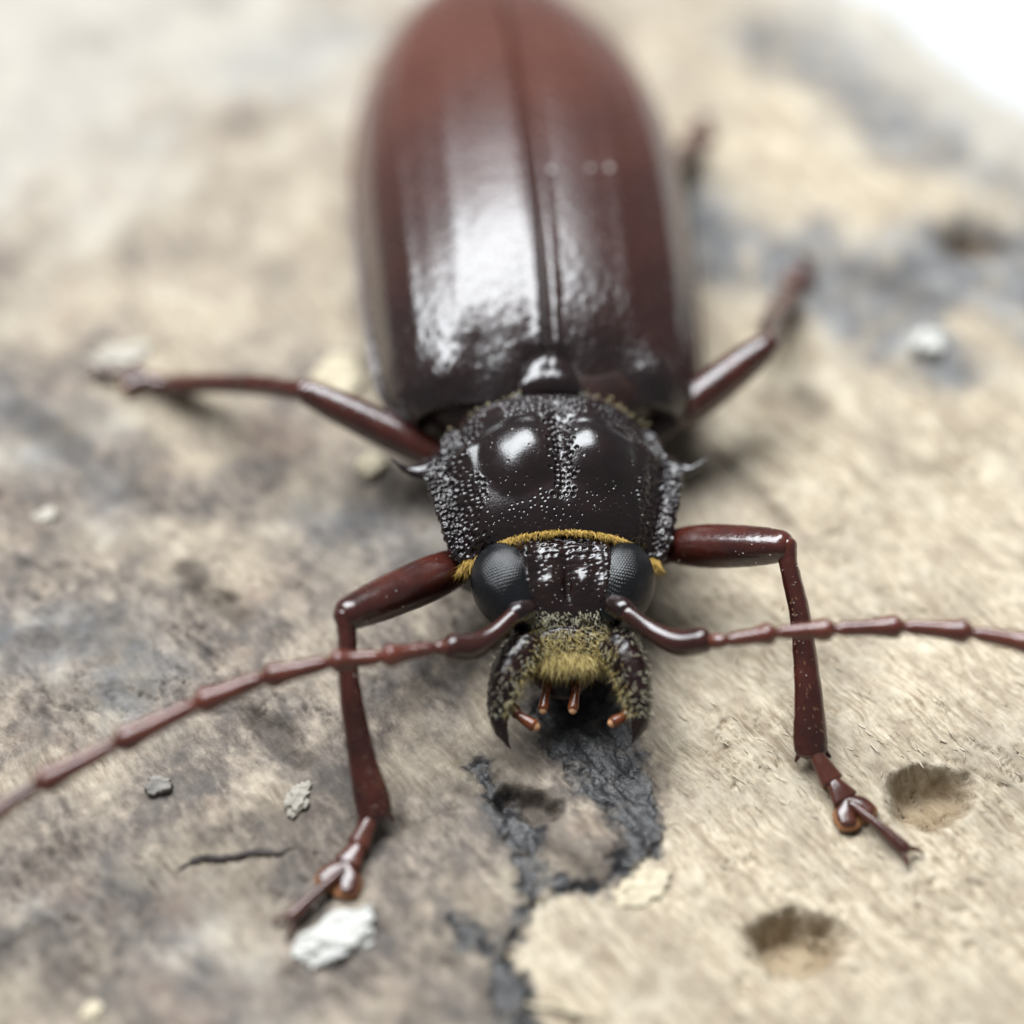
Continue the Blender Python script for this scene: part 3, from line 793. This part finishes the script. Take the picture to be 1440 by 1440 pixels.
# ---- scutellum, elytra, underside
EB, EL = 9.6, 45.0
EW = ([0, 0.02, 0.06, 0.14, 0.3, 0.5, 0.65, 0.78, 0.88, 0.95, 1.0], [7.6, 8.5, 9.2, 9.7, 10.3, 10.6, 10.1, 8.8, 6.8, 4.4, 0.9])
EZ = ([0, 0.03, 0.08, 0.2, 0.4, 0.6, 0.8, 1.0], [8.0, 9.0, 10.0, 11.2, 11.6, 11.0, 9.4, 6.8])
EE = ([0, 0.05, 0.2, 0.5, 0.8, 1.0], [5.2, 4.6, 4.2, 4.2, 4.4, 5.4])
for s in (-1, 1):
    nu, nv = 150, 320
    uu = np.linspace(0, 1, nu)[:, None] * np.ones((1, nv)); vv = np.ones((nu, 1)) * (np.linspace(0, 1, nv) ** 1.25)[None]
    w, zt, ze = interp(vv, *EW), interp(vv, *EZ), interp(vv, *EE)
    ph = np.clip(uu / 0.93, 0, 1) * math.pi / 2
    x = w * np.sin(ph) ** 0.92
    hgt = np.cos(ph) ** 0.85
    z = ze + (zt - ze) * hgt
    lip = smooth(0.93, 1.0, uu)
    x = x + lip * 0.38 * smooth(0, 0.05, vv) * (1 - smooth(0.9, 1, vv)); z = z - lip * 0.10
    y = EB + vv * EL + 0.5 * (x / 8) ** 2 * (1 - smooth(0, 0.15, vv))
    for uc, hh in ((0.30, 0.07), (0.52, 0.12), (0.70, 0.07)):
        z = z + hh * np.exp(-((uu - uc + 0.05 * vv) / 0.036) ** 2) * smooth(0.05, 0.16, vv) * (1 - smooth(0.6, 0.9, vv))
    z = z + 0.45 * np.exp(-((x - 6.3) / 1.2) ** 2 - ((y - 11.2) / 1.6) ** 2)          # shoulder knob
    z = z - 0.30 * np.exp(-((x - 4.0) / 1.1) ** 2 - ((y - 11.6) / 2.2) ** 2)
    z = z + 0.14 * np.exp(-((uu - 0.022) / 0.014) ** 2) - 0.35 * np.exp(-(uu / 0.008) ** 2)   # raised sutural edge
    rough = 0.012 + 0.030 * (1 - smooth(0.03, 0.25, vv))
    dz = rough * fbm(x * 2.2, y * 1.2, 4, 23 + s, 0.6)
    z = z + dz * (1 - lip)
    x = x * (1.02 if s < 0 else 1.09) + 0.035
    # scutellum notch
    z = z - 0.5 * np.exp(-(x / 1.6) ** 4) * (1 - smooth(11.4, 12.6, y))
    Ge = np.stack([s * x, y, z], -1)
    fold = Ge[-1:] + np.array([-s * 0.15, 0, -0.35]); fold2 = Ge[-1:] * np.array([0.86, 1, 1]) + np.array([0, -0.1, -1.6])
    frontf = [Ge[:, :1] + np.array([0, 0.15, -0.5]), Ge[:, :1] * np.array([0.97, 1, 1]) + np.array([0, 0.7, -2.2])]
    Ge = np.concatenate([Ge, fold, fold2], 0)
    fr_ = [Ge[:, :1] + np.array([0, 0.05, -0.45]), Ge[:, :1] * np.array([0.97, 1, 1]) + np.array([0, 0.7, -2.4])]
    Ge = np.concatenate([fr_[1], fr_[0], Ge], 1)
    Ew = L(Ge)
    f = grid_faces(*Ew.shape[:2])
    el = make('elytron', Ew.reshape(-1, 3), f if s > 0 else f[:, ::-1], M['elytron'], beetle)
    en = grid_normals(Ew); en *= np.sign(en[..., 2:3] + 1e-9)
    mk = np.zeros(Ew.shape[:2], bool); mk[4:-10, 4:200] = True
    b, nn, _ = pick(Ew, en, mk, 40)
    sz = rng.uniform(0.02, 0.06, len(b))
    if s > 0:        # three larger pale grains stand in for blurred droplet glints
        pj = proj(Ew.reshape(-1, 3))
        for q_, r_ in (((776, 240), 0.34), ((830, 237), 0.24), ((858, 237), 0.26)):
            i_ = np.argmin(((pj - np.array(q_)) ** 2).sum(1))
            b = np.vstack([b, Ew.reshape(-1, 3)[i_]]); nn = np.vstack([nn, en.reshape(-1, 3)[i_]]); sz = np.append(sz, r_)
    dd = make('dust', *specks(b + nn * 0.02, sz), M['dust'], el); dd['kind'] = 'stuff'

nu = 60
A, B = np.meshgrid(np.linspace(-1, 1, nu), np.linspace(0, 1, nu), indexing='ij')
wv = interp(B, [0, 0.3, 0.6, 0.85, 1.0], [1.75, 1.72, 1.45, 0.85, 0.12])
SC = np.stack([A * wv, 9.0 + B * 3.1, interp(B, [0, 0.15, 0.5, 0.8, 1], [8.4, 9.1, 9.6, 9.75, 9.5]) - 0.40 * np.abs(A) ** 2.6 + 0.02 * fbm(A * 3, B * 3, 2, 6)], -1)
SC[..., 2] -= 0.10 * np.exp(-(A / 0.12) ** 2) * smooth(0.35, 0.8, B)
sk = SC[[0]] + np.array([0, 0, -0.9]); sk2 = SC[[-1]] + np.array([0, 0, -0.9])
SC = np.concatenate([sk, SC, sk2], 0)
make('scutellum', L(SC).reshape(-1, 3), grid_faces(*SC.shape[:2])[:, ::-1], M['pronotum'], beetle)

make('thorax_underside', *loft([L((0, 0.8, 4.6)), L((0, 4.5, 4.9)), L((0, 9.2, 5.2)), L((0, 14, 5.4))],
     [(4.4, 2.3), (5.4, 2.9), (5.7, 3.1), (7.4, 3.4)], 40, 48), M['under'], beetle)
make('abdomen', *loft([L((0, 12, 5.6)), L((0, 18, 5.8)), L((0, 30, 5.6)), L((0, 46, 5.6)), L((0, 52, 5.8))],
     [(7.6, 3.4), (8.5, 3.7), (8.6, 3.6), (5.4, 2.2), (2.0, 0.9)], 50, 48), M['under'], beetle)

# ---- antennae
def antenna(nodes, widths, name_mat):
    root = bpy.data.objects.new('antenna', None); col.objects.link(root); root.parent = beetle
    root.empty_display_size = 0.002
    for k in range(len(nodes) - 1):
        a, b = nodes[k], nodes[k + 1]
        d = b - a; ln = np.linalg.norm(d); d = d / ln
        r = widths[k]
        sag = np.array([0, 0, 0.0])
        if k == 0:      # scape: a bent club
            sag = np.array([0, -0.10 * ln, -0.08 * ln])
            V, F = loft([a, a + d * ln * 0.3 + sag * 0.8, a + d * ln * 0.65 + sag, b - d * 0.2], [r * 0.62, r * 0.72, r * 1.0, r * 0.98], 24, 20)
            nm, mt = 'scape', M['scape']
        elif k == 1:
            V, F = loft([a + d * 0.05, (a + b) / 2, b - d * 0.1], [r * 0.6, r * 0.95, r * 0.8], 12, 18)
            nm, mt = 'pedicel', M['antenna']
        else:
            V, F = loft([a + d * 0.06, a + d * ln * 0.15, a + d * ln * 0.6, a + d * ln * 0.88, b - d * 0.02],
                        [r * 0.44, r * 0.72, r * 0.88, r * 1.18, r * 0.78], 30, 18, cap=(0.5, 0.35), wob=0.02)
            nm, mt = 'antenna_segment', M['antenna']
        o = make(nm, V, F, mt, root)
    return root
def lerp_nodes(px, z0, z1, z2):
    n = len(px); return [P(x, y, np.interp(i / (n - 1), [0, 0.35, 1], [z0, z1, z2])) for i, (x, y) in enumerate(px)]
al = lerp_nodes([(722, 866), (630, 912), (614, 911), (539, 924), (465, 931), (372, 953), (277, 990), (164, 1046), (53, 1104), (-45, 1168), (-150, 1235)], 6.6, 8.2, 8.0)
ar = lerp_nodes([(882, 862), (994, 902), (1020, 901), (1090, 890), (1172, 885), (1269, 881), (1365, 889), (1462, 908), (1555, 935), (1640, 965)], 6.6, 8.2, 8.5)
wa = [0.74, 0.47, 0.53, 0.54, 0.55, 0.56, 0.56, 0.54, 0.50, 0.46, 0.4]
antenna(al, [q * (1 + 0.02 * i) for i, q in enumerate(wa)], None); antenna(ar, wa, None)
for s, p in ((-1, (728, 862)), (1, (876, 857))):
    make('antenna_socket', *loft([P(p[0] - s * 14, p[1] - 6, 6.2), P(p[0], p[1], 6.45), P(p[0] + s * 8, p[1] + 6, 6.5)], [0.62, 0.66, 0.52], 12, 20), M['head'], head)

# ---- legs
def leg(coxa, hip, knee, ankle, tarsus, rf, rt0, rt1, spread=0.9):
    """femur hip->knee, tibia knee->ankle, tarsus = [ankle.. three joints .. claw end]"""
    root = bpy.data.objects.new('leg', None); col.objects.link(root); root.parent = beetle
    root.empty_display_size = 0.002
    coxa, hip, knee, ankle = [np.asarray(q, float) for q in (coxa, hip, knee, ankle)]
    make('coxa', *loft([coxa, (coxa + hip) / 2, hip], [rf * 1.15, rf * 1.1, rf * 0.85], 14, 20), M['under'], root)
    d = knee - hip; ln = np.linalg.norm(d); d /= ln
    V, F = loft([hip, hip + d * ln * 0.3, hip + d * ln * 0.7, knee - d * 0.25 * rf], [rf * 0.85, rf * 1.08, rf * 1.0, rf * 0.78], 36, 28, cap=(0.6, 0.75), power=0.9, wob=0.02)
    make('femur', V, F, M['leg'], root)
    e = ankle - knee; le = np.linalg.norm(e); e /= le
    bow = np.cross(e, [0, 0, 1.0]); bow = bow / np.linalg.norm(bow) * 0.28 * (1 if knee[0] < 0 else -1)
    V, F = loft([knee - e * 0.1, knee + e * le * 0.10, knee + e * le * 0.35 + bow, knee + e * le * 0.7 + bow * 0.8, knee + e * le * 0.93, ankle],
                [(rt0 * 1.15, rt0 * 1.1), (rt0 * 1.0, rt0), (rt0 * 1.12, rt0 * 1.05), (rt0 * 0.55 + rt1 * 0.5, rt0), (rt1, rt0 * 1.05), (rt1 * 0.92, rt0 * 0.9)],
                44, 24, up=np.cross(e, [1, 0.2, 0]), cap=(0.7, 0.5), wob=0.035, power=1.2)
    tb = make('tibia', V, F, M['leg'], root)
    for q_, ax0, d0, l0, r0 in ((30, hip, d, ln, rf), (44, knee, e, le, rt0)):
        tt_ = rng.uniform(0.1, 0.95, q_)[:, None]; sd = rng.normal(size=(q_, 3)) + np.array([0, -0.6, 0.9])
        sd -= (sd @ d0)[:, None] * d0; sd /= np.linalg.norm(sd, axis=1, keepdims=True)
        du = make('dust', *specks(ax0 + tt_ * d0 * l0 + sd * r0 * 1.05, rng.uniform(0.015, 0.045, q_)), M['dust'], root); du['kind'] = 'stuff'
    q_ = 90                         # short bristles along the shin
    tt_ = rng.uniform(0.25, 0.98, q_); sd = rng.normal(size=(q_, 3)); sd -= (sd @ e)[:, None] * e
    sd /= np.linalg.norm(sd, axis=1, keepdims=True)
    rr_ = rt0 + (rt1 - rt0) * 0.6 * tt_
    st_ = make('bristle_coat', *spikes(knee + tt_[:, None] * e * le + sd * (rr_ * 0.85)[:, None], sd + e * 0.9, rng.uniform(0.2, 0.42, q_), 0.013, 0.3), M['leg_hair'], root)
    st_['kind'] = 'stuff'
    side = np.cross(e, [0, 0, 1]); side /= np.linalg.norm(side)
    for q in (-1, 1):
        make('spur', *loft([ankle + side * rt1 * q * 0.7 - e * 0.1, ankle + side * rt1 * q * 0.95 + e * 0.3, ankle + side * rt1 * q * 1.05 + e * 0.45], [0.16, 0.11, 0.02], 8, 10), M['leg'], root)
    T = [np.asarray(q, float) for q in tarsus]
    T[0] = ankle + (T[0] - ankle) * 0.3 - e * 0.25
    for k in range(3):
        a, b = T[k], T[k + 1]
        dd = (b - a); l2 = np.linalg.norm(dd); dd /= l2
        s2 = np.cross(dd, [0, 0, 1]); s2 /= np.linalg.norm(s2)
        wd = rt1 * (0.72, 0.86, 0.85)[k] * spread
        if k < 2:
            make('tarsal_segment', *loft([a, a + dd * l2 * 0.4, b - dd * 0.1], [(wd * 0.6, 0.32), (wd * 0.8, 0.36), (wd * 1.08, 0.34)], 14, 18, cap=(0.5, 0.3)), M['tarsus'], root)
            make('tarsal_pad', *loft([a + dd * l2 * 0.3 - [0, 0, 0.3], b - dd * 0.1 - [0, 0, 0.34]], [(wd * 0.6, 0.16), (wd * 0.95, 0.16)], 10, 16), M['pad'], root)
        else:         # the deeply two-lobed third segment
            for q in (-1, 1):
                make('tarsal_lobe', *loft([a, a + dd * l2 * 0.5 + s2 * q * wd * 0.62, b + s2 * q * wd * 0.95], [(0.26, 0.25), (0.54, 0.24), (0.46, 0.18)], 14, 16), M['tarsus'], root)
                make('tarsal_pad', *loft([a - [0, 0, 0.25], a + dd * l2 * 0.55 + s2 * q * wd * 0.55 - [0, 0, 0.3], b + s2 * q * wd * 0.9 + dd * 0.12 - [0, 0, 0.3]], [(0.34, 0.18), (0.78, 0.26), (0.68, 0.22)], 14, 16), M['pad'], root)
    a, b = T[2] + (T[3] - T[2]) * 0.35 + [0, 0, 0.2], T[4]
    make('claw_segment', *loft([a, a + (b - a) * 0.5 + [0, 0, 0.12], b], [0.24, 0.28, 0.42], 18, 16), M['tarsus'], root)
    dd = b - a; dd /= np.linalg.norm(dd); s2 = np.cross(dd, [0, 0, 1]); s2 /= np.linalg.norm(s2)
    for q in (-1, 1):
        make('claw', *loft([b + s2 * q * 0.15, b + dd * 0.55 + s2 * q * 0.5 - [0, 0, 0.02], b + dd * 0.95 + s2 * q * 0.62 - [0, 0, 0.32]], [0.17, 0.12, 0.02], 12, 10), M['tarsus'], root)
    return root, tb

# front pair
leg(L((-3.2, 2.2, 2.6)), P(655, 792, 3.9), P(484, 866, 7.4), PG(527, 1148, 1.0),
    [PG(522, 1158, .9), PG(503, 1190, .65), PG(488, 1216, .6), PG(472, 1244, .55), PG(410, 1290, .5)], 1.16, 0.52, 0.98)
leg(L((3.2, 2.2, 2.6)), P(945, 768, 3.9), P(1106, 768, 7.2), PG(1142, 1058, 1.0),
    [PG(1150, 1070, .9), PG(1172, 1100, .65), PG(1190, 1125, .6), PG(1208, 1148, .55), PG(1272, 1194, .5)], 1.14, 0.54, 0.98)
# middle pair
leg(L((-3.4, 9.0, 2.6)), P(615, 640, 4.0), P(428, 549, 6.2), PG(240, 540, 0.9),
    [PG(232, 538, .85), PG(212, 534, .65), PG(195, 531, .6), PG(180, 529, .55), PG(140, 524, .5)], 1.0, 0.62, 0.95)
leg(L((3.4, 9.0, 2.6)), P(945, 590, 4.0), P(1078, 486, 6.2), PG(1108, 415, 0.9),
    [PG(1112, 410, .85), PG(1118, 400, .65), PG(1122, 392, .6), PG(1126, 386, .55), PG(1134, 368, .5)], 1.1, 0.68, 1.0)
# hind pair
leg(L((3.0, 17.0, 2.6)), L((6.0, 19.0, 3.4)), P(925, 262, 5.4), PG(975, 205, 0.9),
    [PG(978, 201, .85), PG(982, 194, .65), PG(985, 188, .6), PG(987, 182, .55), PG(990, 168, .5)], 1.0, 0.7, 1.0)
leg(L((-3.0, 17.0, 2.6)), L((-5.5, 20.0, 3.0)), L((-8.0, 28.0, 3.6)), L((-7.0, 40.0, 0.9)),
    [L((-7.0, 40.5, .8)), L((-7.0, 42, .4)), L((-7.0, 43, .4)), L((-7.0, 44, .3)), L((-7.0, 46.5, .3))], 0.95, 0.5, 0.75)

# ------------------------------------------------------------------ bits lying on the log
def flake(name, px, py, lx, ly, lz, rot, mat, label, cat, group=None, seed=1, lift=0.25, layers=2, tilt=0.0):
    """an irregular layered chip, lx * ly * lz mm, lying at a photo pixel's place on the log"""
    c = PG(px, py, lift)
    parts = []
    for k in range(layers):
        n1, n2 = 56, 18
        a = np.linspace(0, 2 * math.pi, n1, endpoint=False)
        rr = 1 + 0.30 * fbm(np.cos(a) * 1.4 + seed * 3.1 + k * 5, np.sin(a) * 1.4 + seed, 4, seed + k, 0.65)
        rr *= (1 - 0.16 * k)
        prof = [(0.02, -0.5), (0.5, -0.5), (0.85, -0.48), (0.97, -0.36), (1.0, -0.1), (0.985, 0.2), (0.95, 0.38), (0.85, 0.48), (0.6, 0.5), (0.35, 0.52), (0.15, 0.5), (0.01, 0.5)]
        R = np.array([q[0] for q in prof]); H = np.array([q[1] for q in prof])
        x = np.cos(a)[:, None] * rr[:, None] * R[None] * lx / 2; y = np.sin(a)[:, None] * rr[:, None] * R[None] * ly / 2
        z = H[None] * lz / layers + (k - (layers - 1) / 2) * lz / layers * 0.9 + 0.22 * lz * fbm(x * 1.3 + seed, y * 1.9, 3, seed + 9)
        x = x + k * 0.08 * lx
        z = z + x * math.tan(tilt)
        parts.append((np.stack([x, y, z], -1).reshape(-1, 3), grid_faces(n1, len(prof), True)))
    V, F = join(parts)
    ca, sa = math.cos(rot), math.sin(rot)
    V = np.stack([V[:, 0] * ca - V[:, 1] * sa, V[:, 0] * sa + V[:, 1] * ca, V[:, 2]], -1) + c
    o = make(name, V, F, mat, loc=c)
    o['label'] = label; o['category'] = cat
    if group: o['group'] = group
    return o

flake('wood_flake', 468, 1318, 4.3, 2.7, 0.7, math.radians(28), M['white_chip'], 'jagged white flake lying against the front foot with amber pads', 'flake', seed=3, lift=0.45, layers=3)
flake('wood_chip', 420, 1122, 2.2, 1.2, 0.35, math.radians(65), M['dull_chip'], 'narrow pale chip on brown wood behind the dark twig', 'chip', seed=8, lift=0.2)
flake('wood_chip', 474, 532, 3.2, 4.6, 0.9, math.radians(10), M['pale_chip'], 'cream wood chip between wing case and bent middle leg', 'chip', seed=5, lift=0.35)
flake('wood_chip', 522, 652, 1.7, 2.3, 0.6, math.radians(-20), M['pale_chip'], 'small cream chip below the thigh of a middle leg', 'chip', seed=12, lift=0.3)
flake('wood_chip', 168, 500, 3.6, 2.4, 0.5, math.radians(15), M['dull_chip'], 'whitish chip just behind an outstretched middle foot', 'chip', seed=15, lift=0.2)
flake('pebble', 1305, 482, 2.2, 2.2, 1.0, 0.3, M['white_chip'], 'round whitish pebble on grey bleached wood', 'pebble', seed=21, lift=0.6, layers=1)
flake('pebble', 222, 1104, 1.5, 1.2, 0.45, 0.3, M['grey_chip'], 'small dark grey grit lump below an antenna', 'pebble', seed=24, lift=0.25, layers=1)
flake('wood_chip', 62, 726, 1.7, 1.2, 0.3, 0.5, M['dull_chip'], 'tiny white chip on brown wood far from the beetle', 'chip', seed=29, lift=0.2)
flake('wood_chip', 905, 1252, 3.6, 2.0, 0.45, math.radians(42), M['pale_chip'], 'pale chip bordering the dark crust', 'chip', seed=31, lift=0.1)
flake('wood_chip', 128, 1424, 1.4, 1.0, 0.4, 1.1, M['pale_chip'], 'tiny cream crumb on dark brown wood', 'chip', seed=35, lift=0.2)

for o in [q for q in col.objects if q.name.split('.')[0] == 'wood_chip']: o['group'] = 'pale chips scattered on the log'
for o in [q for q in col.objects if q.name.split('.')[0] == 'pebble']: o['group'] = 'grit lying on the log'

def stick(name, pts, rads, mat, label, cat):
    pts = [np.asarray(q) for q in pts]; c = pts[len(pts) // 2]
    V, F = loft(pts, rads, 36, 12, wob=0.09)
    o = make(name, V, F, mat, loc=c); o['label'] = label; o['category'] = cat
stick('twig', [PG(250, 1224, .02), PG(282, 1207, .12), PG(318, 1206, .14), PG(362, 1198, .16), PG(392, 1199, .10), PG(416, 1190, .05)], [0.05, 0.19, 0.15, 0.20, 0.13, 0.05], M['twig'], 'thin dark twig lying on the brown wood', 'twig')
stick('wood_splinter', [PG(742, 1412, .15), PG(790, 1420, .3), PG(850, 1436, .2)], [0.10, 0.17, 0.06], M['pale_chip'], 'pale straw coloured splinter beside the dark crust channel', 'splinter')
stick('wood_splinter', [PG(775, 1405, .15), PG(800, 1416, .3), PG(838, 1440, .2)], [0.05, 0.10, 0.04], M['pale_chip'], 'hair thin splinter crossing a thicker straw coloured one', 'splinter')

for o in [q for q in col.objects if q.name.split('.')[0] == 'wood_splinter']: o['group'] = 'straw coloured splinters'
